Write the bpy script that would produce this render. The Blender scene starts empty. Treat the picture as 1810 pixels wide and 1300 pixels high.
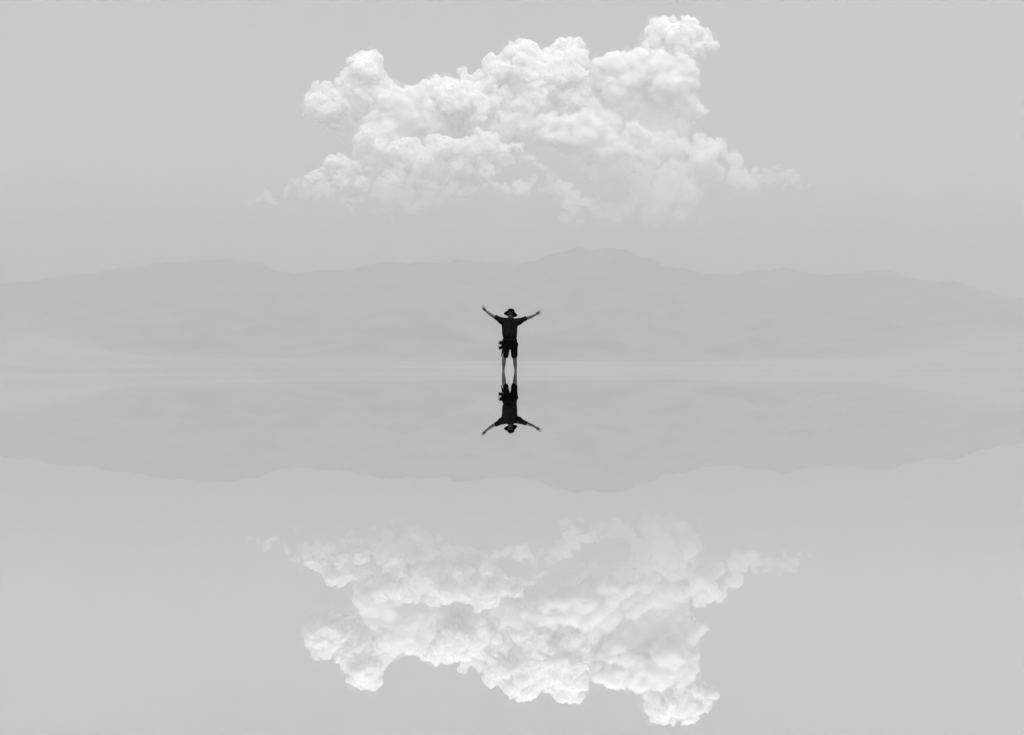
import bpy, bmesh, math, random
import numpy as np
from mathutils import Vector, noise, Matrix

# ---------------------------------------------------------------- scene, camera, sky, sun, exposure
sc = bpy.context.scene
col = sc.collection
F = 2000.0            # focal length in photograph pixels (1810 x 1300)
CX, HY = 905.0, 655.0  # image centre column, horizon row
CAM_H = 0.015

cam_d = bpy.data.cameras.new('camera')
cam_d.sensor_width = 36.0
cam_d.lens = 36.0 * F / 1810.0
cam_d.shift_y = (HY - 650.0) / 1810.0
cam_d.clip_start = 0.01
cam_d.clip_end = 120000.0
cam = bpy.data.objects.new('camera', cam_d)
cam.location = (0, 0, CAM_H)
cam.rotation_euler = (math.radians(90), 0, 0)
col.objects.link(cam)
sc.camera = cam

SUN_EL, SUN_AZ = math.radians(68), math.radians(165)   # azimuth from +Y (view direction)
world = bpy.data.worlds.new('World')
sc.world = world
world.use_nodes = True
wn = world.node_tree
wn.nodes.clear()
sky = wn.nodes.new('ShaderNodeTexSky')
sky.sky_type = 'NISHITA'
sky.sun_disc = False
sky.sun_elevation = SUN_EL
sky.sun_rotation = SUN_AZ
sky.air_density = 1.0
sky.dust_density = 6.0
sky.ozone_density = 1.0
bw = wn.nodes.new('ShaderNodeRGBToBW')      # black-and-white photograph
bg = wn.nodes.new('ShaderNodeBackground')
bg.inputs['Strength'].default_value = 0.15
wo = wn.nodes.new('ShaderNodeOutputWorld')
wn.links.new(sky.outputs[0], bw.inputs[0])
wn.links.new(bw.outputs[0], bg.inputs['Color'])
wn.links.new(bg.outputs[0], wo.inputs['Surface'])

sun_d = bpy.data.lights.new('sun', 'SUN')
sun_d.energy = 0.62
sun_d.angle = math.radians(10)
sun = bpy.data.objects.new('sun', sun_d)
to_sun = Vector((math.sin(SUN_AZ) * math.cos(SUN_EL), math.cos(SUN_AZ) * math.cos(SUN_EL), math.sin(SUN_EL)))
sun.rotation_euler = to_sun.to_track_quat('Z', 'Y').to_euler()
col.objects.link(sun)

sc.view_settings.view_transform = 'Standard'
sc.view_settings.look = 'None'
sc.view_settings.exposure = 0.91
sc.view_settings.gamma = 1.0
sc.render.engine = 'CYCLES'
cy = sc.cycles
cy.use_denoising = True
try:
    cy.denoiser = 'OPENIMAGEDENOISE'
    cy.denoising_prefilter = 'ACCURATE'
except Exception:
    pass
cy.caustics_reflective = False
cy.caustics_refractive = False
cy.max_bounces = 32
cy.volume_bounces = 24
cy.diffuse_bounces = 3
cy.glossy_bounces = 4
cy.transparent_max_bounces = 128
cy.sample_clamp_indirect = 6.0

# ---------------------------------------------------------------- helpers
def ray(px, py, dist):
    """point whose distance along the view axis is dist metres"""
    return Vector(((px - CX) / F * dist, dist, CAM_H + (HY - py) / F * dist))

def tag(o, label=None, cat=None, group=None, kind=None):
    if label: o['label'] = label
    if cat: o['category'] = cat
    if group: o['group'] = group
    if kind: o['kind'] = kind
    return o

def mesh_obj(name, verts, faces, mat, parent=None, smooth=True):
    me = bpy.data.meshes.new(name)
    me.from_pydata(verts, [], faces)
    me.update()
    if smooth:
        me.polygons.foreach_set('use_smooth', [True] * len(me.polygons))
    if mat: me.materials.append(mat)
    o = bpy.data.objects.new(name, me)
    col.objects.link(o)
    if parent: o.parent = parent
    return o

def mat_new(name):
    m = bpy.data.materials.new(name)
    m.use_nodes = True
    nt = m.node_tree
    nt.nodes.clear()
    out = nt.nodes.new('ShaderNodeOutputMaterial')
    return m, nt, out

def grey(v):
    return (v, v, v, 1.0)

def mat_noise(name, lo, hi, scale, rough=0.8, stretch=(1, 1, 1), detail=6, bump=0.0, bump_dist=0.01, spec=0.25):
    m, nt, out = mat_new(name)
    b = nt.nodes.new('ShaderNodeBsdfPrincipled')
    tc = nt.nodes.new('ShaderNodeTexCoord')
    mp = nt.nodes.new('ShaderNodeMapping')
    mp.inputs['Scale'].default_value = stretch
    n = nt.nodes.new('ShaderNodeTexNoise')
    n.inputs['Scale'].default_value = scale
    n.inputs['Detail'].default_value = detail
    cr = nt.nodes.new('ShaderNodeValToRGB')
    cr.color_ramp.elements[0].position = 0.35
    cr.color_ramp.elements[0].color = grey(lo)
    cr.color_ramp.elements[1].position = 0.65
    cr.color_ramp.elements[1].color = grey(hi)
    L = nt.links.new
    L(tc.outputs['Object'], mp.inputs[0]); L(mp.outputs[0], n.inputs['Vector'])
    L(n.outputs['Fac'], cr.inputs[0]); L(cr.outputs[0], b.inputs['Base Color'])
    b.inputs['Roughness'].default_value = rough
    b.inputs['Specular IOR Level'].default_value = spec
    if bump:
        bp = nt.nodes.new('ShaderNodeBump')
        bp.inputs['Strength'].default_value = bump
        bp.inputs['Distance'].default_value = bump_dist
        L(n.outputs['Fac'], bp.inputs['Height']); L(bp.outputs[0], b.inputs['Normal'])
    L(b.outputs[0], out.inputs['Surface'])
    return m

# ---------------------------------------------------------------- water: a glass-calm sheet
m_water, nt, out = mat_new('still_water')
b = nt.nodes.new('ShaderNodeBsdfPrincipled')
b.inputs['Base Color'].default_value = grey(0.985)
b.inputs['Metallic'].default_value = 1.0
b.inputs['Roughness'].default_value = 0.0
nt.links.new(b.outputs[0], out.inputs['Surface'])
WX, WY0, WY1 = 25000.0, -2500.0, 15800.0
water = mesh_obj('water', [(-WX, WY0, 0), (WX, WY0, 0), (WX, WY1, 0), (-WX, WY1, 0)], [(0, 1, 2, 3)], m_water, smooth=False)
tag(water, 'glass calm water mirroring the sky and the hills', 'water', kind='structure')

# pale desert floor that carries on round the water and behind the mountains to the horizon
m_floor = mat_noise('pale_desert', 0.38, 0.52, 0.0004, rough=0.95)
GX = 60000.0
ground = mesh_obj('ground', [(-GX, -GX, -4), (GX, -GX, -4), (GX, GX, -4), (-GX, GX, -4)], [(0, 1, 2, 3)], m_floor, smooth=False)
tag(ground, 'pale desert ground around the water', 'ground', kind='structure')

# ---------------------------------------------------------------- far shore and mountains
RIDGE = [(-2600, 520), (-1900, 470), (-1300, 500), (-800, 455), (-400, 480), (-150, 505), (0, 500), (60, 496), (120, 489), (180, 480), (250, 472), (320, 464),
         (350, 460), (375, 458), (400, 461), (440, 463), (462, 469), (480, 477), (510, 481), (560, 483), (600, 479), (650, 470),
         (690, 463), (750, 463), (788, 467), (800, 461), (828, 465), (850, 460), (880, 466), (905, 467), (945, 463), (965, 456), (982, 449), (1000, 446),
         (1020, 440), (1038, 447), (1055, 446), (1072, 441), (1090, 438), (1110, 444), (1130, 453), (1155, 457), (1170, 467), (1190, 474), (1210, 478), (1235, 484), (1300, 484),
         (1350, 479), (1385, 474), (1430, 482), (1480, 484), (1520, 482), (1560, 477), (1590, 482), (1610, 490), (1650, 496), (1700, 502),
         (1740, 512), (1775, 524), (1810, 527), (1950, 535), (2200, 500), (2600, 520), (3200, 470), (3800, 500), (4500, 520)]
SHORE = [(-2600, 40), (-1000, 60), (-200, 66), (0, 56), (90, 46), (180, 30), (300, 23), (450, 19), (700, 17), (905, 17), (1200, 16), (1400, 19), (1550, 22),
         (1650, 28), (1740, 40), (1810, 50), (2000, 60), (2600, 55), (4500, 40)]
RX = np.array([p[0] for p in RIDGE], float); RYp = np.array([HY - p[1] for p in RIDGE], float)
SX = np.array([p[0] for p in SHORE], float); SYp = np.array([p[1] for p in SHORE], float)
Y_SHORE, Y_FOOT, Y_RIDGE, Y_BACK = 8200.0, 9800.0, 12800.0, 15600.0
m_rock = mat_noise('hazy_rock', 0.025, 0.12, 0.0022, rough=0.95, stretch=(1, 1, 3), detail=10, spec=0.05)
nt = m_rock.node_tree            # pale gravel foot fading into rock; the fade paints in a misty band
at = nt.nodes.new('ShaderNodeAttribute'); at.attribute_name = 'foot_fade'
mixc = nt.nodes.new('ShaderNodeMix'); mixc.data_type = 'RGBA'
pb = nt.nodes['Principled BSDF']; ramp = nt.nodes['Color Ramp']
mixc.inputs['B'].default_value = grey(0.15)
nt.links.new(at.outputs['Fac'], mixc.inputs['Factor'])
nt.links.new(ramp.outputs[0], mixc.inputs['A'])
nt.links.new(mixc.outputs['Result'], pb.inputs['Base Color'])
m_shore = mat_noise('pale_salt_shore', 0.13, 0.20, 0.0007, rough=0.9, stretch=(0.35, 3.0, 3), detail=8)

def build_terrain():
    xs = np.arange(-23500, 23501, 48.0)
    ys = np.concatenate([np.linspace(Y_FOOT - 300, Y_RIDGE, 64), np.linspace(Y_RIDGE, Y_BACK, 14)[1:]])
    V = []; FOOT_FADE = []
    for y in ys:
        for x in xs:
            pxr = CX + x / Y_RIDGE * F
            pxf = CX + x / Y_FOOT * F
            H = np.interp(pxr, RX, RYp) / F * Y_RIDGE
            B = np.interp(pxf, SX, SYp) / F * Y_FOOT
            # fine crest roughness
            H += 34 * noise.fractal(Vector((x / 380.0, 3.1, 0.7)), 0.5, 2.1, 6)
            if y <= Y_RIDGE:
                t = (y - Y_FOOT) / (Y_RIDGE - Y_FOOT)
                if t < 0:
                    z = B + t * 900
                else:
                    n = noise.ridged_multi_fractal(Vector((x / 1500.0, y / 2300.0, 1.7)), 0.9, 2.1, 6, 1.0, 2.0)
                    n2 = noise.fractal(Vector((x / 700.0, y / 1100.0, 9.2)), 0.9, 2.2, 5)
                    s = t ** 0.9
                    env = math.sin(math.pi * min(1, t)) ** 0.8
                    z = B + (H - B) * (s - 0.16 * env + 0.10 * env * (n - 1.0)) + 80 * env * n2 + 34 * env * noise.fractal(Vector((x / 210.0, y / 300.0, 2.2)), 0.7, 2.1, 4)
                    z = min(z, max(B, H * (y / Y_RIDGE) * (0.10 + 0.90 * t) + 30 * (1 - t)))
                    z = max(z, B * 0.98)
            else:
                t = (y - Y_RIDGE) / (Y_BACK - Y_RIDGE)
                z = H * (1 - t) ** 1.3 - 20 * t
            V.append((x, y, z))
            side = min(1.0, abs(pxf - CX) / 900.0) ** 3
            h = (z - B) / (10 + 200 * side) + (0.15 + 0.35 * side) * noise.fractal(Vector((x / 900.0, y / 900.0, 5.5)), 0.7, 2.1, 4)
            FOOT_FADE.append(max(0.0, min(1.0, 1.0 - h)))
    nx, ny = len(xs), len(ys)
    Fc = [(j * nx + i, j * nx + i + 1, (j + 1) * nx + i + 1, (j + 1) * nx + i) for j in range(ny - 1) for i in range(nx - 1)]
    o = mesh_obj('mountains', V, Fc, m_rock)
    fa = o.data.attributes.new('foot_fade', 'FLOAT', 'POINT'); fa.data.foreach_set('value', FOOT_FADE)
    tag(o, 'low hazy mountain range along the far shore', 'mountains', kind='structure')
    # pale shore ramp
    xs = np.arange(-23500, 23501, 120.0)
    ys = np.linspace(Y_SHORE, Y_FOOT + 250, 22)
    V = []
    for y in ys:
        for x in xs:
            px = CX + x / Y_FOOT * F
            B = np.interp(px, SX, SYp) / F * Y_FOOT
            t = (y - Y_SHORE) / (Y_FOOT - Y_SHORE)
            z = -6 + (B + 6) * t ** 1.2 + 3.5 * noise.fractal(Vector((x / 900.0, y / 250.0, 4.0)), 0.9, 2.1, 4)
            V.append((x, y, z))
    nx, ny = len(xs), len(ys)
    Fc = [(j * nx + i, j * nx + i + 1, (j + 1) * nx + i + 1, (j + 1) * nx + i) for j in range(ny - 1) for i in range(nx - 1)]
    o = mesh_obj('shore', V, Fc, m_shore)
    tag(o, 'pale flat shore between the water and the mountains', 'shore', kind='structure')
build_terrain()

# ---------------------------------------------------------------- haze
m_haze, nt, out = mat_new('haze_air')
v = nt.nodes.new('ShaderNodeVolumePrincipled')
v.inputs['Color'].default_value = grey(0.52)
v.inputs['Density'].default_value = 0.000165
v.inputs['Anisotropy'].default_value = 0.2
nt.links.new(v.outputs[0], out.inputs['Volume'])
hx, hy0, hy1, hz0, hz1 = 61000.0, -61000.0, 61000.0, -30.0, 1560.0
hv = [(x, y, z) for z in (hz0, hz1) for y in (hy0, hy1) for x in (-hx, hx)]
hf = [(0, 2, 3, 1), (4, 5, 7, 6), (0, 1, 5, 4), (2, 6, 7, 3), (0, 4, 6, 2), (1, 3, 7, 5)]
haze = mesh_obj('haze', hv, hf, m_haze, smooth=False)
tag(haze, 'thin grey haze in front of the mountains', 'haze', kind='stuff')

# ---------------------------------------------------------------- cumulus cloud
# billows: (column, row, radius) read off the photograph; each bank has its own distance (metres)
BANKS = {
 'left_tower': (20100, 1.0, [(628,106,13),(640,104,13),(655,110,17),(664,106,10),(645,126,26),(668,128,9),(640,148,28),(668,146,15),(678,146,9),(612,132,10),(600,152,12),
      (577,154,9),(560,158,9),(556,176,17),(572,188,24),(600,196,26),(626,198,18),(632,188,9),(547,190,12),(620,165,20),(585,170,16),(588,205,22),(550,203,12),(684,164,13),(664,172,18),(640,180,20)]),
 'left_wisp': (20100, 0.25, [(531,196,4),(528,203,4.5),(530,211,3.5),(533,190,3)]),
 'left_under': (20200, 0.16, [(640,242,22),(660,226,22),(618,240,16),(570,214,16),(596,222,20),(624,226,22),(650,232,24),(555,208,10)]),
 'pale_column': (19700, 0.8, [(705,188,32),(690,216,34),(722,168,14),(700,172,16),(740,165,14),(668,240,28),(694,250,38),(645,258,18),(735,215,30),(690,170,12)]),
 'column_front': (19250, 0.7, [(700,176,13),(716,186,15),(692,192,15),(706,206,17),(726,204,14),(684,212,15),(712,226,17),(690,232,16),(668,236,14),(732,224,13),(672,252,14),(700,250,16),(722,244,14),(652,254,11)]),
 'upper_ridge': (21000, 1.0, [(752,156,14),(768,142,8),(770,156,14),(790,146,9),(802,142,7),(800,158,16),(822,134,12),(835,136,8),(820,152,16),(852,136,9),(858,118,6),(872,108,9),(866,126,11),
      (890,100,10),(902,84,6),(900,96,8),(918,78,10),(930,76,10),(936,92,16),(915,100,16),(900,116,16),(884,138,22),(945,104,16),(968,92,10),(984,84,14),(998,76,9),(1012,78,10),(1026,76,8),(1030,92,9),
      (1028,112,12),(1012,110,26),(1000,140,36),(966,138,34),(1024,146,16),(925,148,34),(865,164,28),(770,188,30),(806,184,32),(845,192,36),(900,196,40),(950,190,40),(1004,184,36),(1030,176,12),(1036,160,6)]),
 'middle_body': (20900, 0.3, [(800,215,34),(845,222,34),(890,228,36),(935,222,36),(980,215,34),(1030,205,28),(760,220,28),(1070,215,24),(1075,232,20),(1160,255,26),(1195,262,24),(1120,252,22),(725,238,24),(640,225,22),(660,205,22),(655,180,22)]),
 'right_head': (21300, 1.0, [(1158,52,15),(1174,42,14),(1190,34,8),(1180,62,22),(1200,66,22),(1214,38,10),(1226,42,8),(1222,60,16),(1246,58,9),(1250,74,13),(1264,82,8),(1271,84,4),(1236,82,16),
      (1160,76,18),(1147,66,8),(1141,80,4.5),(1140,90,5),(1195,86,22),(1240,97,5),(1250,99,3),(1230,104,4)]),
 'right_tower': (21100, 0.9, [(1064,114,12),(1082,102,10),(1100,98,9),(1116,98,10),(1086,122,26),(1054,130,7),(1062,132,16),(1124,116,24),(1156,106,11),(1164,122,24),(1182,106,9),(1206,102,9),
      (1200,122,20),(1216,116,10),(1226,132,9),(1230,146,5.5),(1222,150,9),(1130,150,40),(1094,160,34),(1180,156,34),(1046,146,10),(1190,164,12),(1204,160,9),(1224,180,10),(1236,188,8),(1239,198,7),(1233,208,6),(1226,217,5),(1220,226,4)]),
 'right_body': (21200, 0.1, [(1120,190,42),(1172,198,44),(1088,188,30),(1206,200,26),(1140,225,38),(1190,232,32),(1100,215,26),(1215,225,18)]),
 'right_shoulder': (20200, 0.85, [(1232,252,12),(1241,243,7.5),(1250,252,9),(1264,262,13),(1277,250,7),(1284,258,5),(1284,272,7),(1297,284,9),(1301,294,8),(1296,304,6),(1256,276,17),(1238,284,20),(1220,264,12),(1240,312,18),(1262,300,14)]),
 'right_tail': (20000, 0.28, [(1305,312,12),(1366,310,10),(1384,312,10),(1400,318,9),(1318,312,13),(1310,322,12),(1334,306,11),(1350,300,9),(1350,314,12),(1366,296,8),(1384,295,8),(1400,300,8),(1408,312,8),(1420,324,7),(1432,328,4),(1330,328,14),(1390,330,7)]),
 'centre_front': (19000, 0.95, [(930,228,9),(943,222,9),(958,212,10),(974,206,8),(972,222,16),(994,216,13),(1012,218,18),(1036,214,20),(1052,228,20),(1072,238,16),(1084,252,15),(1104,262,14),(1122,270,13),
      (1138,280,12),(1156,284,10),(1168,292,8),(1188,290,8),(1200,288,6),(1204,298,7),(1112,224,7),(1119,222,6),(1122,232,9),(1136,242,9),(1144,250,6),(1000,246,26),(966,242,18),(1036,254,28),(1074,270,22)]),
 'centre_under': (19200, 0.15, [(1010,272,24),(1050,288,26),(1096,292,26),(1140,302,24),(1180,308,22),(1206,318,22),(1220,340,22),(1180,340,28),(1130,335,26),(1160,370,22),(1210,368,18),(1236,385,9),(1110,362,20),(1085,378,18),(1140,390,10)]),
 'front_left': (18900, 1.0, [(764,246,8),(776,244,9),(788,256,13),(806,268,14),(776,266,14),(740,252,8),(726,262,13),(744,268,14),(826,254,9),(840,250,12),(846,236,8),(846,226,4),(858,240,9),(872,240,7),(874,250,8),
      (862,262,20),(886,264,12),(904,260,8),(918,264,9),(924,272,6),(832,270,18),(886,282,16),(852,288,22),(818,294,18),(780,290,16),(752,296,24),(716,292,22),(686,278,16),(660,278,12),(640,272,9),(700,308,20),(740,316,16),
      (664,298,20),(640,296,14),(604,288,14),(590,292,12),(582,304,10),(612,304,18),(628,318,16),(640,330,14),(796,316,14),(860,306,16),(760,322,12),(650,250,16),(675,262,16),(700,272,18),(730,284,18),(560,312,10),(575,316,10),(548,318,8),(600,326,14),(800,280,16)]),
 'front_under': (18800, 0.3, [(680,330,18),(716,338,20),(756,342,18),(796,336,16),(820,342,13),(836,334,12),(850,330,10),(690,354,14),(736,362,14),(640,352,14),(612,352,12),(622,368,8),(606,362,7),(580,340,12),(660,372,6),(776,362,10)]),
 'left_tail': (19400, 0.3, [(536,310,8),(526,318,7),(516,324,8),(506,326,5),(536,328,9),(552,326,8),(566,322,9),(578,318,10),(560,340,10),(540,345,10)]),
 'left_scrap': (19600, 0.36, [(470,338,8),(462,348,8),(478,346,9),(450,346,7),(440,350,6),(488,354,8),(500,340,8),(510,332,8),(494,364,4),(518,374,4),(544,374,4),(550,382,3)]),
 'arch': (18500, 0.38, [(1012,356,12),(996,344,12),(978,326,10),(968,316,9),(872,306,6),(880,298,6),(890,290,6),(902,284,6),(914,279,6.5),(926,277,6.5),(938,280,6),(949,286,6.5),(957,293,6),(966,302,7),(974,311,6),(984,313,4.5),(985,322,8),(995,334,9),(1006,342,9),(1018,350,9),(1030,358,9),(1042,368,8),
      (1000,352,9),(1006,366,8),(1020,376,9),(1004,388,5),(1024,396,5),(896,326,7),(906,332,6),(918,322,8),(925,334,9),(938,326,7),(950,338,6),(880,332,6),(870,326,6)]),
 'low_veil': (18900, 0.14, [(700,388,4),(690,386,4),(712,390,3.5),(735,396,3),(1060,352,9),(1074,356,9),(1046,362,9),(1060,372,12),(1085,360,9),(1180,392,7),(1200,386,7),(1060,392,7),(1342,352,2.5),(1370,357,2.5),(1382,358,2)]),
}
CLOUD_DENS = 0.022

def cloud_material(name, density, alpha):
    m, nt, out = mat_new(name)
    v = nt.nodes.new('ShaderNodeVolumePrincipled')
    v.inputs['Color'].default_value = grey(1.0)
    v.inputs['Density'].default_value = density
    v.inputs['Anisotropy'].default_value = 0.0
    tr = nt.nodes.new('ShaderNodeBsdfTransparent')
    tl = nt.nodes.new('ShaderNodeBsdfTranslucent')
    df = nt.nodes.new('ShaderNodeBsdfDiffuse')
    tl.inputs['Color'].default_value = grey(0.95)
    df.inputs['Color'].default_value = grey(0.95)
    a = nt.nodes.new('ShaderNodeMixShader')
    a.inputs[0].default_value = 0.5
    mx = nt.nodes.new('ShaderNodeMixShader')
    L = nt.links.new
    mx.inputs[0].default_value = alpha
    L(df.outputs[0], a.inputs[1]); L(tl.outputs[0], a.inputs[2])
    L(tr.outputs[0], mx.inputs[1]); L(a.outputs[0], mx.inputs[2])
    L(mx.outputs[0], out.inputs['Surface'])
    L(v.outputs[0], out.inputs['Volume'])
    return m

ICO = None
def ico():
    global ICO
    if ICO is None:
        bm = bmesh.new()
        bmesh.ops.create_icosphere(bm, subdivisions=2, radius=1.0)
        ICO = (np.array([v.co[:] for v in bm.verts]), np.array([[v.index for v in f.verts] for f in bm.faces]))
        bm.free()
    return ICO

def billows(spheres, rng, soft):
    """spheres: (Vector centre, radius m) -> list with cauliflower children"""
    out = []
    for c, r in spheres:
        out.append((c, r))
        n1 = int(min(44, 8 + r / 9)) if not soft else int(min(16, 6 + r / 24))
        for _ in range(n1):
            d = Vector((rng.gauss(0, 1), rng.gauss(-0.25, 1), rng.gauss(0.35, 1))).normalized()
            r1 = r * (rng.uniform(0.22, 0.48) if soft else rng.uniform(0.14, 0.46))
            c1 = c + d * (r * rng.uniform(0.72, 0.95))
            if r1 < 16: continue
            out.append((c1, r1))
            if soft: continue
            for _ in range(5):
                d2 = (d * 0.8 + Vector((rng.gauss(0, 1), rng.gauss(0, 1), rng.gauss(0.2, 1)))).normalized()
                r2 = r1 * rng.uniform(0.28, 0.5)
                if r2 < 11: continue
                out.append((c1 + d2 * (r1 * 0.85), r2))
    return out

LAT = np.random.RandomState(11).uniform(-1, 1, (64, 64, 64))
def vnoise(p):
    """smooth value noise, vectorised"""
    i = np.floor(p).astype(int); f = p - i
    f = f * f * (3 - 2 * f)
    r = 0.0
    for dx in (0, 1):
        for dy in (0, 1):
            for dz in (0, 1):
                w = (f[:, 0] if dx else 1 - f[:, 0]) * (f[:, 1] if dy else 1 - f[:, 1]) * (f[:, 2] if dz else 1 - f[:, 2])
                r = r + w * LAT[(i[:, 0] + dx) % 64, (i[:, 1] + dy) % 64, (i[:, 2] + dz) % 64]
    return r

def cloud_mesh(name, spheres, voxel, mat, parent, amp, warp):
    iv, ifc = ico()
    n = len(iv)
    V = np.concatenate([iv * r + np.array(c[:]) for c, r in spheres])
    Fc = np.concatenate([ifc + k * n for k in range(len(spheres))])
    me = bpy.data.meshes.new(name + '_src')
    me.vertices.add(len(V)); me.vertices.foreach_set('co', V.ravel())
    me.loops.add(Fc.size); me.loops.foreach_set('vertex_index', Fc.ravel())
    me.polygons.add(len(Fc)); me.polygons.foreach_set('loop_start', np.arange(len(Fc)) * 3)
    me.update(calc_edges=True)
    tmp = bpy.data.objects.new(name + '_src', me)
    col.objects.link(tmp)
    md = tmp.modifiers.new('remesh', 'REMESH')
    md.mode = 'VOXEL'; md.voxel_size = voxel; md.adaptivity = 0.0
    dg = bpy.context.evaluated_depsgraph_get()
    new = bpy.data.meshes.new_from_object(tmp.evaluated_get(dg))
    bpy.data.objects.remove(tmp); bpy.data.meshes.remove(me)
    k = len(new.vertices)
    co = np.empty(k * 3); new.vertices.foreach_get('co', co); co = co.reshape(-1, 3)
    no = np.empty(k * 3); new.vertex_normals.foreach_get('vector', no); no = no.reshape(-1, 3)
    fb = sum(vnoise(co / w) * g for w, g in ((420.0, 1.4), (210.0, 0.8), (105.0, 0.5)))
    bl = np.abs(vnoise(co / 150.0 + 7.3)) + 0.7 * np.abs(vnoise(co / 80.0 + 3.1)) + 0.45 * np.abs(vnoise(co / 42.0 + 1.7)) - 0.55
    d = amp * (0.75 * fb + 1.1 * bl)
    co += no * d[:, None]
    # turbulence: drag the billows out of round and fray their rims
    for w, g in warp:
        co += g * np.stack([vnoise(co / w + 11.7), vnoise(co / w + 23.1), vnoise(co / w + 41.9) * 0.8], axis=1)
    new.vertices.foreach_set('co', co.ravel())
    new.update()
    return split_islands(name, new, mat, parent)

def split_islands(name, me, mat, parent):
    """each separate puff becomes a part of its own; crumbs are dropped"""
    nv, nf = len(me.vertices), len(me.polygons)
    ed = np.empty(len(me.edges) * 2, int); me.edges.foreach_get('vertices', ed); a, b_ = ed[0::2], ed[1::2]
    par = np.arange(nv)
    while True:
        pa, pb = par[a], par[b_]
        lo, hi = np.minimum(pa, pb), np.maximum(pa, pb)
        k = lo != hi
        if not k.any(): break
        np.minimum.at(par, hi[k], lo[k])
        while True:
            q = par[par]
            if (q == par).all(): break
            par = q
    co = np.empty(nv * 3); me.vertices.foreach_get('co', co); co = co.reshape(-1, 3)
    fv = np.empty(nf * 4, int); me.polygons.foreach_get('vertices', fv); fv = fv.reshape(-1, 4)
    ids, cnt = np.unique(par, return_counts=True)
    n = 0
    for i, c in zip(ids, cnt):
        if c < 60: continue
        sel = np.where(par == i)[0]
        mp = np.full(nv, -1); mp[sel] = np.arange(len(sel))
        f = mp[fv[par[fv[:, 0]] == i]]
        m2 = bpy.data.meshes.new(name)
        m2.vertices.add(len(sel)); m2.vertices.foreach_set('co', co[sel].ravel())
        m2.loops.add(f.size); m2.loops.foreach_set('vertex_index', f.ravel())
        m2.polygons.add(len(f)); m2.polygons.foreach_set('loop_start', np.arange(len(f)) * 4)
        m2.update(calc_edges=True)
        m2.polygons.foreach_set('use_smooth', [True] * len(f))
        m2.materials.append(mat)
        o = bpy.data.objects.new(name, m2)
        col.objects.link(o)
        o.parent = parent
        n += len(f)
    bpy.data.meshes.remove(me)
    return n

def build_cloud():
    rng = random.Random(7)
    root = bpy.data.objects.new('cloud', None)
    col.objects.link(root)
    tag(root, 'large white cumulus cloud drifting above the hazy mountains', 'cloud')
    tot = 0
    for name, (dist, dens, lst) in BANKS.items():
        soft = dens < 0.6 and name not in ('arch', 'left_tail', 'right_tail', 'left_scrap', 'front_under')
        rng = random.Random(name)
        sp = []
        for (px, py, r) in lst:
            D = dist + rng.uniform(-0.5, 0.5) * r * 12
            sp.append((ray(px, py, D), r * D / F))
        sp = billows(sp, rng, soft)
        m = cloud_material('cloud_' + name, CLOUD_DENS * dens, 0.26 * min(1, dens))
        o = cloud_mesh('cloud_bank', sp, 15.0 if not soft else 22.0, m, root, 32.0 if not soft else 50.0, ((330.0, 75.0), (130.0, 46.0), (58.0, 19.0)) if dens >= 0.6 else ((300.0, 110.0), (120.0, 75.0), (55.0, 36.0)))
        tot += o
        if dens >= 0.6:        # thin ragged skin of vapour round the dense billows
            vs = [(c, r * rng.uniform(1.04, 1.36)) for c, r in sp if r > 40 and rng.random() < 0.75]
            mv = cloud_material('cloud_vapour_' + name, CLOUD_DENS * 0.042, 0.006)
            tot += cloud_mesh('cloud_vapour', vs, 30.0, mv, root, 70.0, ((300.0, 110.0), (120.0, 80.0), (60.0, 40.0)))
    print('cloud quads', tot)
build_cloud()

# ---------------------------------------------------------------- person standing ankle-deep in the water
PD = 30.0                       # metres from the camera
PM = PD / F                     # metres per photograph pixel at that distance
PX0 = 901.5
def P(px, py, y=0.0):
    return Vector(((px - PX0) * PM, y, CAM_H + (HY - py) * PM))

def ring_loft(rings, seg=28, cap=True):
    """rings: list of (centre, u, v) half-axis vectors -> verts, faces of a closed tube"""
    V, Fc = [], []
    for c, u, v_ in rings:
        for k in range(seg):
            a = 2 * math.pi * k / seg
            V.append(c + u * math.cos(a) + v_ * math.sin(a))
    for j in range(len(rings) - 1):
        for k in range(seg):
            a, b_ = j * seg + k, j * seg + (k + 1) % seg
            Fc.append((a, b_, b_ + seg, a + seg))
    if cap:
        Fc.append(tuple(range(seg - 1, -1, -1)))
        Fc.append(tuple((len(rings) - 1) * seg + k for k in range(seg)))
    return V, Fc

def tube(points, radii, flat=1.0, seg=20, round_ends=True):
    """tapered limb along points; flat scales the half-axis along depth"""
    rings = []
    n = len(points)
    pts, rad = list(points), list(radii)
    if round_ends:
        d0 = (pts[0] - pts[1]).normalized(); d1 = (pts[-1] - pts[-2]).normalized()
        r0, r1 = rad[0], rad[-1]
        pre = [(pts[0] + d0 * r0 * math.sin(a), r0 * math.cos(a)) for a in (1.45, 1.1, 0.6)]
        post = [(pts[-1] + d1 * r1 * math.sin(a), r1 * math.cos(a)) for a in (0.6, 1.1, 1.45)]
        pts = [p for p, _ in pre] + pts + [p for p, _ in post]
        rad = [r for _, r in pre] + rad + [r for _, r in post]
    for i, p in enumerate(pts):
        d = (pts[min(i + 1, len(pts) - 1)] - pts[max(i - 1, 0)]).normalized()
        ref = Vector((0, 1, 0)) if abs(d.y) < 0.9 else Vector((0, 0, 1))
        u = d.cross(ref).normalized()
        v_ = u.cross(d).normalized()
        rings.append((p, u * rad[i], v_ * rad[i] * flat))
    return ring_loft(rings, seg)

def ball(c, rx, ry, rz, rot=None):
    iv, ifc = ico3()
    M = Matrix.Diagonal((rx, ry, rz))
    if rot is not None: M = rot.to_3x3() @ M
    return [c + M @ Vector(p) for p in iv], [tuple(f) for f in ifc]

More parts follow.
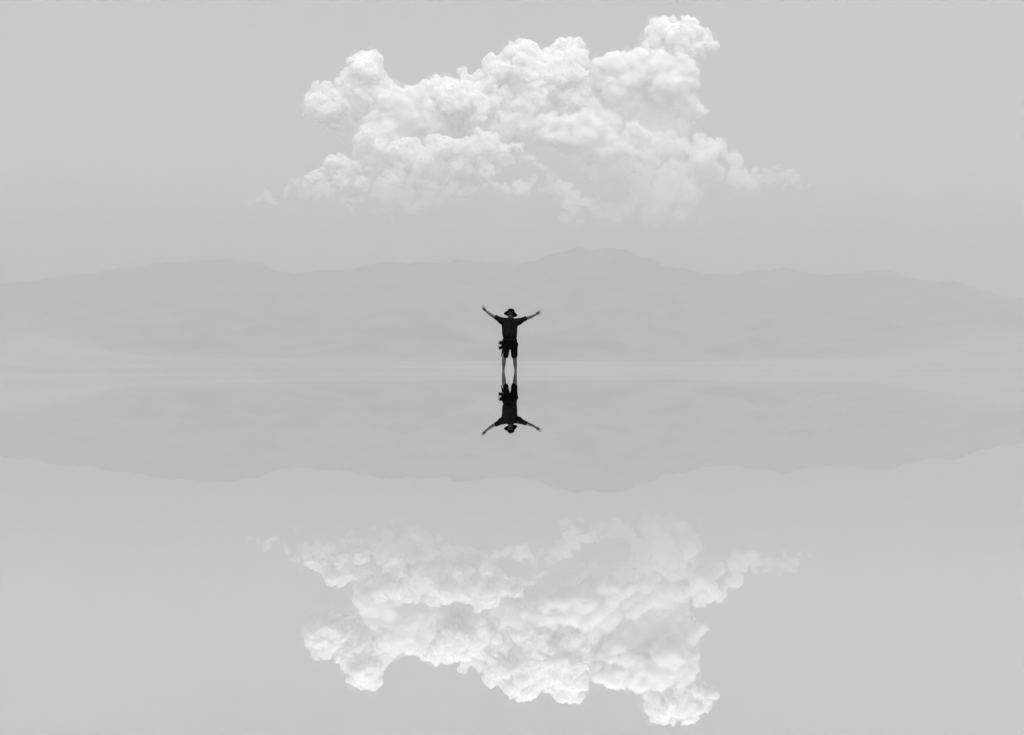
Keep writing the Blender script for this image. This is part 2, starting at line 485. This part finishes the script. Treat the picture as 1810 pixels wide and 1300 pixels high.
ICO3 = None
def ico3():
    global ICO3
    if ICO3 is None:
        bm = bmesh.new()
        bmesh.ops.create_icosphere(bm, subdivisions=3, radius=1.0)
        ICO3 = ([v.co[:] for v in bm.verts], [[v.index for v in f.verts] for f in bm.faces])
        bm.free()
    return ICO3

def fused(name, shapes, voxel, mat, parent, smooth=2, wrinkle=None):
    """one continuous skin over all the shapes"""
    V, Fc = [], []
    for v_, f in shapes:
        o = len(V)
        V += [tuple(p) for p in v_]
        Fc += [tuple(i + o for i in q) for q in f]
    me = bpy.data.meshes.new(name + '_src')
    me.from_pydata(V, [], Fc); me.update()
    bm = bmesh.new(); bm.from_mesh(me)
    bmesh.ops.recalc_face_normals(bm, faces=bm.faces[:])
    bm.to_mesh(me); bm.free()
    tmp = bpy.data.objects.new(name + '_src', me); col.objects.link(tmp)
    md = tmp.modifiers.new('remesh', 'REMESH'); md.mode = 'VOXEL'; md.voxel_size = voxel
    if smooth:
        sm = tmp.modifiers.new('smooth', 'SMOOTH'); sm.factor = 0.5; sm.iterations = smooth
    new = bpy.data.meshes.new_from_object(tmp.evaluated_get(bpy.context.evaluated_depsgraph_get()))
    bpy.data.objects.remove(tmp); bpy.data.meshes.remove(me)
    if wrinkle:
        amp, sc3 = wrinkle
        nrm = [v_.normal.copy() for v_ in new.vertices]
        for v_, nv in zip(new.vertices, nrm):
            q = Vector((v_.co.x * sc3[0], v_.co.y * sc3[1], v_.co.z * sc3[2]))
            v_.co += nv * amp * (noise.noise(q) + 0.5 * noise.noise(q * 2.3))
    new.update()
    new.name = name
    new.materials.clear(); new.materials.append(mat)
    new.polygons.foreach_set('use_smooth', [True] * len(new.polygons))
    o = bpy.data.objects.new(name, new); col.objects.link(o)
    if parent: o.parent = parent
    return o

def part(name, shape, mat, parent):
    return mesh_obj(name, [tuple(p) for p in shape[0]], [tuple(f) for f in shape[1]], mat, parent)

m_skin = mat_noise('weathered_skin', 0.09, 0.12, 18.0, rough=0.6, spec=0.1, bump=0.15, bump_dist=0.002)
m_shirt = mat_noise('dark_shirt_cloth', 0.005, 0.008, 14.0, rough=0.9, bump=0.3, bump_dist=0.004, spec=0.0)
m_shorts = mat_noise('black_shorts_cloth', 0.0012, 0.0022, 20.0, rough=0.9, bump=0.3, bump_dist=0.004, spec=0.0)
m_hat = mat_noise('black_hat_felt', 0.002, 0.004, 30.0, rough=0.95, spec=0.0)
m_belt = mat_noise('charcoal_webbing', 0.005, 0.009, 60.0, rough=0.8, spec=0.0)
m_hair = mat_noise('dark_hair', 0.006, 0.012, 80.0, rough=0.7, stretch=(1, 1, 0.2), spec=0.0)
m_pouch = mat_noise('black_nylon', 0.0015, 0.003, 40.0, rough=0.75, spec=0.0)
m_strap = mat_noise('grey_strap', 0.03, 0.05, 60.0, rough=0.8)
m_eye = mat_noise('eye', 0.20, 0.24, 20.0, rough=0.2)

def hand(wrist, knuck, tip_a, tip_b, fold_dir):
    """palm with index and middle finger spread in a V, ring and little finger folded, thumb across them"""
    S = []
    ax = (knuck - wrist).normalized()
    side = fold_dir.normalized()                   # towards the folded little finger
    side = (side - ax * side.dot(ax)).normalized()
    nrm = Vector((0, -1, 0))                       # palm faces the camera
    w = 0.040
    palm = [wrist + ax * t for t in (0, 0.03, 0.06, (knuck - wrist).length)]
    S.append(ring_loft([(p, side * r, nrm * h) for p, r, h in zip(palm, (0.026, 0.036, 0.042, 0.038), (0.019, 0.018, 0.016, 0.013))], 20))
    # extended fingers: index on the far side from fold, middle next to it
    for base_off, tip, r in ((-0.028, tip_a, 0.0112), (-0.009, tip_b, 0.0115)):
        b0 = knuck + side * base_off - ax * 0.012
        L_ = (tip - b0)
        mid1 = b0 + L_ * 0.45 + nrm * 0.004
        mid2 = b0 + L_ * 0.74 + nrm * 0.003
        S.append(tube([b0, mid1, mid2, tip], [r * 1.1, r, r * 0.92, r * 0.8], seg=12))
    # folded fingers
    for base_off, ln, r in ((0.012, 0.042, 0.0108), (0.030, 0.035, 0.0098)):
        b0 = knuck + side * base_off - ax * 0.010
        p1 = b0 + ax * ln * 0.75 + nrm * 0.016
        p2 = p1 + nrm * 0.020 - ax * 0.020
        p3 = p2 - ax * 0.020 - nrm * 0.006
        S.append(tube([b0, p1, p2, p3], [r * 1.1, r * 1.05, r, r * 0.85], seg=12))
    # thumb leaves the index side of the palm and closes over the folded fingers
    t0 = wrist + ax * 0.025 - side * 0.024 + nrm * 0.006
    t1 = t0 + ax * 0.022 - side * 0.010 + nrm * 0.020
    t2 = t1 + ax * 0.018 + side * 0.026 + nrm * 0.012
    t3 = t2 + ax * 0.004 + side * 0.022
    S.append(tube([t0, t1, t2, t3], [0.014, 0.0115, 0.0105, 0.009], seg=12))
    return S

def build_person():
    root = bpy.data.objects.new('person', None)
    col.objects.link(root)
    tag(root, 'person in dark shirt, shorts and brimmed hat, arms raised, standing in shallow water', 'person')
    S = []
    X, Y, Z = Vector((1, 0, 0)), Vector((0, 1, 0)), Vector((0, 0, 1))
    # torso and pelvis under the clothes
    def ell(px0, px1, py, depth, yoff=0.0):
        c = P((px0 + px1) / 2, py, yoff)
        return (c, X * ((px1 - px0) / 2 * PM), Y * depth)
    S.append(ring_loft([ell(893, 910, 563.5, 0.06), ell(888, 914, 567, 0.095), ell(889, 914, 577, 0.115, -0.01), ell(889, 913, 588, 0.12, -0.02), ell(890, 912, 597, 0.115, -0.01),
                        ell(889, 914, 606, 0.115), ell(890, 913, 613, 0.10), ell(893, 911, 617, 0.07)], 32))
    # neck and head (tipped back a little)
    S.append(tube([P(902, 566, 0.02), P(902.2, 561.5, 0.005), P(902.5, 557, 0.0)], [0.066, 0.060, 0.058]))
    tilt = Matrix.Rotation(math.radians(-14), 4, 'X')
    hc = P(902.6, 553.6, -0.012)
    def H(x, y, z): return hc + tilt.to_3x3() @ Vector((x, y, z))
    S.append(ball(H(0, 0.012, 0.030), 0.077, 0.096, 0.088, tilt))          # skull
    S.append(ball(H(0, -0.025, -0.045), 0.060, 0.066, 0.070, tilt))        # face and jaw
    S.append(ball(H(0, -0.066, -0.092), 0.026, 0.024, 0.020, tilt))        # chin
    S.append(tube([H(0, -0.088, 0.012), H(0, -0.104, -0.020), H(0, -0.108, -0.030)], [0.009, 0.013, 0.015], seg=12))   # nose
    for s in (-1, 1):
        S.append(ball(H(s * 0.011, -0.098, -0.033), 0.009, 0.009, 0.008, tilt))        # nostril wings
        S.append(ball(H(s * 0.036, -0.066, -0.020), 0.024, 0.022, 0.018, tilt))        # cheekbone
        S.append(tube([H(s * 0.014, -0.089, 0.022), H(s * 0.036, -0.084, 0.026), H(s * 0.056, -0.062, 0.020)], [0.009, 0.010, 0.008], seg=10))  # brow
        S.append(ball(H(s * 0.078, 0.010, -0.008), 0.009, 0.020, 0.032, tilt))         # ear
    S.append(tube([H(-0.024, -0.082, -0.066), H(0, -0.092, -0.064), H(0.024, -0.082, -0.066)], [0.005, 0.007, 0.005], seg=10))   # lips
    S.append(tube([H(-0.020, -0.080, -0.076), H(0, -0.089, -0.077), H(0.020, -0.080, -0.076)], [0.005, 0.008, 0.005], seg=10))
    # arms
    S.append(tube([P(891, 568), P(883, 564.6), P(875, 560.8), P(871, 558.8, -0.005), P(866.5, 555.9, -0.01), P(862, 552.6, -0.012), P(858.6, 549.7, -0.015)],
                  [0.062, 0.052, 0.044, 0.043, 0.040, 0.032, 0.026], flat=0.95))
    S.append(tube([P(912.5, 569), P(921, 566.2), P(930, 563), P(934, 562, -0.005), P(939, 560.2, -0.01), P(943.5, 558, -0.012), P(947.6, 556, -0.015)],
                  [0.062, 0.052, 0.044, 0.043, 0.040, 0.032, 0.026], flat=0.95))
    S += hand(P(858.6, 549.7, -0.015), P(854.9, 545.6, -0.02), P(853.6, 540.9, -0.03), P(851.2, 542.9, -0.03), P(853.0, 549, 0) - P(856, 545, 0))
    S += hand(P(947.6, 556, -0.015), P(952.2, 553.2, -0.02), P(955.4, 548.9, -0.03), P(956.6, 552.0, -0.03), P(953, 557, 0) - P(951, 552, 0))
    # legs
    S.append(tube([P(895, 613), P(893.6, 622, -0.01), P(891.6, 632, -0.015), P(890.8, 636, -0.012), P(890.6, 640.5, 0.006), P(890.3, 646, 0.010), P(890.0, 652, 0.006), P(890.0, 656.5, 0.004), P(889.9, 659, 0.005)],
                  [0.085, 0.078, 0.058, 0.055, 0.054, 0.046, 0.033, 0.029, 0.033], flat=1.1))
    S.append(tube([P(908, 613), P(909, 622, -0.01), P(909.8, 632, -0.015), P(910.2, 636, -0.012), P(910.4, 640.5, 0.006), P(910.8, 646, 0.010), P(911.2, 652, 0.006), P(911.2, 656.5, 0.004), P(911.2, 659, 0.005)],
                  [0.085, 0.078, 0.060, 0.057, 0.056, 0.048, 0.034, 0.029, 0.033], flat=1.1))
    for c, s in ((889.6, -1), (911.4, 1)):        # feet, under the surface
        a = P(c, 659.8, 0.03)
        d = Vector((0.18 * s, -1, 0)).normalized()
        n = d.cross(Z)
        S.append(ring_loft([(a - d * 0.05 + Z * 0.0, n * 0.026, Z * 0.028), (a, n * 0.034, Z * 0.040), (a + d * 0.07 - Z * 0.008, n * 0.038, Z * 0.032), (a + d * 0.14 - Z * 0.018, n * 0.046, Z * 0.020), (a + d * 0.19 - Z * 0.024, n * 0.036, Z * 0.012)], 18))
        for k in range(5):
            t = a + d * (0.195 - 0.010 * k * (0.6 + 0.15 * k)) + n * s * (0.034 - 0.017 * k) * -1 - Z * 0.026
            S.append(tube([t - d * 0.03, t, t + d * 0.016], [0.012, 0.011 - 0.0008 * k, 0.009 - 0.0006 * k], seg=10))
    body = fused('body', S, 0.0045, m_skin, root, smooth=2)
    for s in (-1, 1):
        part('eye', ball(H(s * 0.030, -0.078, 0.004), 0.0125, 0.010, 0.008, tilt), m_eye, root)
    tash = []
    for s in (-1, 1):
        tash.append(tube([H(0, -0.098, -0.050), H(s * 0.016, -0.098, -0.054), H(s * 0.036, -0.084, -0.064)], [0.013, 0.014, 0.008], seg=10))
    fused('moustache', tash, 0.003, m_hair, root, smooth=1, wrinkle=(0.002, (160, 160, 60)))

    # shirt: trunk, sleeves, collar
    S = [ring_loft([ell(896.5, 908.5, 562.6, 0.075, 0.005), ell(889, 914, 564.6, 0.11), ell(886.8, 915.2, 570, 0.135, -0.005), ell(886.9, 915, 577, 0.148, -0.015), ell(887.3, 914.6, 586, 0.158, -0.03),
                    ell(887.8, 914, 592, 0.160, -0.035), ell(888.3, 913.7, 596, 0.150, -0.03), ell(889.6, 912.6, 597.4, 0.140, -0.025), ell(891, 911, 598.4, 0.128, -0.02)], 36)]
    sl = [P(893.5, 569.3), P(887, 567.4), P(881.5, 564.4), P(875.2, 560.5)]
    S.append(tube(sl, [0.112, 0.098, 0.072, 0.058], flat=0.92, round_ends=False))
    sr = [P(909.5, 570.5), P(917, 568.8), P(923, 566.3), P(930.7, 562.6)]
    S.append(tube(sr, [0.112, 0.098, 0.072, 0.058], flat=0.92, round_ends=False))
    shirt = fused('shirt', S, 0.008, m_shirt, root, smooth=2, wrinkle=(0.010, (9, 9, 5)))
    for sp in ((P(876.6, 561.1), P(875.0, 560.4)), (P(929.2, 563.2), P(931.0, 562.4))):
        d = (sp[1] - sp[0]).normalized(); u = d.cross(Y).normalized()
        rg = [(sp[0] + d * t, u * r, Y * r * 0.95) for t, r in ((0, 0.060), (0.006, 0.0635), (0.024, 0.0625), (0.028, 0.058))]
        part('cuff', ring_loft(rg, 28), m_shirt, shirt)
    for s in (-1, 1):      # collar leaves
        base = P(902.3, 563.2, -0.005)
        V = []
        for t in np.linspace(0, 1, 9):
            a = math.radians(-90 + s * (4 + 150 * t))
            c = base + Vector((math.cos(a) * 0.082, math.sin(a) * 0.085, 0.018 + 0.020 * t))
            o = base + Vector((math.cos(a) * 0.108, math.sin(a) * 0.118, -0.030 * (1 - t) - 0.008))
            V += [c, o, o - Vector((0, 0, 0.006)), c - Vector((0, 0, 0.012))]
        Fc = [(4 * i + k, 4 * i + (k + 1) % 4, 4 * i + 4 + (k + 1) % 4, 4 * i + 4 + k) for i in range(8) for k in range(4)] + [(0, 3, 2, 1), (32, 33, 34, 35)]
        part('collar', (V, Fc), m_shirt, shirt)
    rg = [(P(902.2, y, yo), X * 0.013, Y * 0.006) for y, yo in ((565.5, -0.128), (570, -0.146), (577, -0.166), (586, -0.191), (594, -0.192))]
    part('placket', ring_loft(rg, 10), m_shirt, shirt)
    # neckerchief with two hanging ends
    S = []
    kn = P(903.0, 571.0, -0.150)
    S.append(ball(kn, 0.020, 0.016, 0.022))
    for s in (-1, 1):
        S.append(tube([P(902.3 + s * 5.0, 563.8, -0.05), P(902.4 + s * 3.6, 566.5, -0.118), P(902.8 + s * 1.2, 570.2, -0.148)], [0.012, 0.014, 0.012], seg=12))
        S.append(tube([kn, P(903.0 + s * 0.8, 576.5, -0.172), P(903.2 + s * 1.5, 581.5, -0.188)], [0.012, 0.020, 0.027], flat=0.45, seg=14, round_ends=False))
    fused('neckerchief', S, 0.005, m_hat, root, smooth=1, wrinkle=(0.004, (30, 30, 12)))

    # shorts
    S = [ring_loft([ell(889.8, 912.8, 596.6, 0.128, -0.01), ell(888.4, 913.6, 600, 0.135, -0.01), ell(887.3, 914.4, 605, 0.140, -0.005), ell(886.9, 915.2, 611, 0.138), ell(888, 914.4, 616.5, 0.115), ell(893, 909.5, 618, 0.07)], 36)]
    def leg(rows):
        return ring_loft([(P((a + b_) / 2, y, yo), X * ((b_ - a) / 2 * PM), Y * dp) for a, b_, y, dp, yo in rows], 28)
    S.append(leg([(887.4, 901.2, 612, 0.118, 0), (888.0, 900.8, 619, 0.112, -0.005), (888.7, 899.6, 626, 0.098, -0.01), (889.2, 898.2, 631, 0.088, -0.012), (889.8, 897.2, 632.8, 0.082, -0.012)]))
    S.append(leg([(901.8, 915.4, 612, 0.118, 0), (902.3, 915.0, 619, 0.112, -0.005), (903.2, 914.7, 626, 0.100, -0.01), (903.6, 914.2, 630, 0.092, -0.012), (905.6, 912.9, 634, 0.084, -0.012)]))
    shorts = fused('shorts', S, 0.008, m_shorts, root, smooth=2, wrinkle=(0.009, (10, 10, 6)))
    for c, z0 in ((888.4, 622.5), (914.2, 609.5)):
        s = -1 if c < 901 else 1
        b0 = ball(P(c, z0, 0.0), 0.030, 0.075, 0.062)
        part('cargo_pocket', b0, m_shorts, shorts)
    # belt with buckle
    rg = []
    def band(y0, y1, r):
        a, b_ = ell(888.7 - r, 913.4 + r, y0, 0.140 + r * PM, -0.012), ell(888.1 - r, 913.8 + r, y1, 0.142 + r * PM, -0.009)
        return a, b_
    a0, a1 = band(599.2, 602.6, 0.25)
    i0, i1 = band(599.2, 602.6, -0.6)
    belt = part('belt', ring_loft([i0, a0, a1, i1], 44), m_belt, root)
    bc = P(901.5, 601, -0.155)
    bx = [bc + Vector((x, y, z)) for x in (-0.028, 0.028) for y in (-0.008, 0.006) for z in (-0.017, 0.017)]
    part('buckle', (bx, [(0, 1, 3, 2), (4, 6, 7, 5), (0, 4, 5, 1), (2, 3, 7, 6), (0, 2, 6, 4), (1, 5, 7, 3)]), m_belt, belt)

    # hat: crown and drooping brim
    hat_c = P(903.0, 553.4, -0.014)
    roll = Matrix.Rotation(math.radians(8), 3, 'Y') @ Matrix.Rotation(math.radians(-22), 3, 'X')
    def HT(x, y, z): return hat_c + roll @ Vector((x, y, z))
    rings = []
    for z, r in ((-0.012, 0.092), (0.02, 0.094), (0.056, 0.092), (0.082, 0.086), (0.098, 0.072), (0.106, 0.047), (0.108, 0.015)):
        rings.append((HT(0, 0.006, z - 0.006 * (z > 0.09)), roll @ Vector((r, 0, 0)), roll @ Vector((0, r * 1.19, 0))))
    crown = ring_loft(rings, 32)
    hat = part('hat', crown, m_hat, root)
    V, Fc = [], []
    seg = 48
    prof = ((0.088, 0.004), (0.114, -0.004), (0.146, -0.018), (0.172, -0.036))
    for layer, dz in ((0, 0.0), (1, -0.005)):
        for (r, z) in prof:
            for k in range(seg):
                a = 2 * math.pi * k / seg
                x, y = math.cos(a), math.sin(a)
                f = (r - 0.088) / 0.084
                drop = z * (0.45 + 0.45 * x * x) + f * 0.004 * max(0, -y) ** 2 - f * 0.016 * (x > 0) * x + 0.006 * f * math.sin(3 * a + 0.6)
                V.append(HT(r * x * (1.0 + 0.05 * f), (r * 0.98 + 0.014) * y, drop - 0.006 + dz))
    R = len(prof)
    for L_ in (0, 1):
        for j in range(R - 1):
            for k in range(seg):
                a, b_ = (L_ * R + j) * seg + k, (L_ * R + j) * seg + (k + 1) % seg
                q = (a, b_, b_ + seg, a + seg)
                Fc.append(q if L_ == 0 else q[::-1])
    for k in range(seg):
        a, b_ = (R - 1) * seg + k, (R - 1) * seg + (k + 1) % seg
        Fc.append((a, b_, b_ + R * seg, a + R * seg))
    part('brim', (V, Fc), m_hat, hat)
    rg = [(HT(0, 0.006, z), roll @ Vector((r, 0, 0)), roll @ Vector((0, r * 1.19, 0))) for z, r in ((0.002, 0.0935), (0.003, 0.0965), (0.024, 0.0970), (0.025, 0.0940))]
    part('hat_band', ring_loft(rg, 32), m_belt, hat)
    root.location = ((PX0 - CX) * PM, PD, 0)

    # pouches hanging at the hip
    def pouch(label, c, rx, ry, rz, lean):
        r = bpy.data.objects.new('belt_pouch', None)
        col.objects.link(r)
        r.location = root.location
        tag(r, label, 'pouch', 'pouches on the hip')
        rot = Matrix.Rotation(math.radians(lean), 4, 'Y')
        V, Fc = ball(Vector((0, 0, 0)), 1, 1, 1)
        W = []
        for p in V:                        # rounded box
            q = Vector([math.copysign(abs(t) ** 0.72, t) for t in p])
            W.append(c + rot.to_3x3() @ Vector((q.x * rx, q.y * ry, q.z * rz)))
        part('pouch_body', (W, Fc), m_pouch, r)
        return r, rot
    c1 = P(885.6, 606.6, -0.03)
    r1, rot = pouch('upper black pouch on the hip belt, with a thin grey strap loop', c1, 0.048, 0.050, 0.050, 10)
    part('flap', ball(c1 + Vector((0, -0.006, 0.026)), 0.050, 0.052, 0.026, rot), m_pouch, r1)
    pts = [P(884.0, 603.2, -0.07), P(881.8, 604.2, -0.07), P(880.8, 607.4, -0.07), P(881.2, 610.6, -0.07), P(882.6, 612.6, -0.06)]
    part('strap_loop', tube(pts, [0.006] * 5, flat=0.5, seg=8), m_strap, r1)
    part('belt_loop', tube([P(887.4, 606, -0.03), P(889.0, 602, -0.03)], [0.020, 0.018], flat=0.6, seg=12), m_belt, r1)
    c2 = P(884.6, 615.2, -0.04)
    r2, rot = pouch('lower rounded black pouch at the hip with a thin strap dangling beside the shorts', c2, 0.052, 0.048, 0.044, -18)
    part('flap', ball(c2 + Vector((0.004, -0.006, 0.020)), 0.050, 0.050, 0.026, rot), m_pouch, r2)
    part('hanger', tube([P(886.6, 613, -0.04), P(888.6, 607, -0.04), P(888.9, 603, -0.04)], [0.022, 0.018, 0.016], flat=0.5, seg=12), m_belt, r2)
    part('dangling_strap', tube([P(887.6, 616, -0.08), P(887.2, 622, -0.085), P(886.6, 627, -0.085), P(886.2, 630.4, -0.085)], [0.008, 0.008, 0.010, 0.013], flat=0.4, seg=10), m_pouch, r2)
build_person()
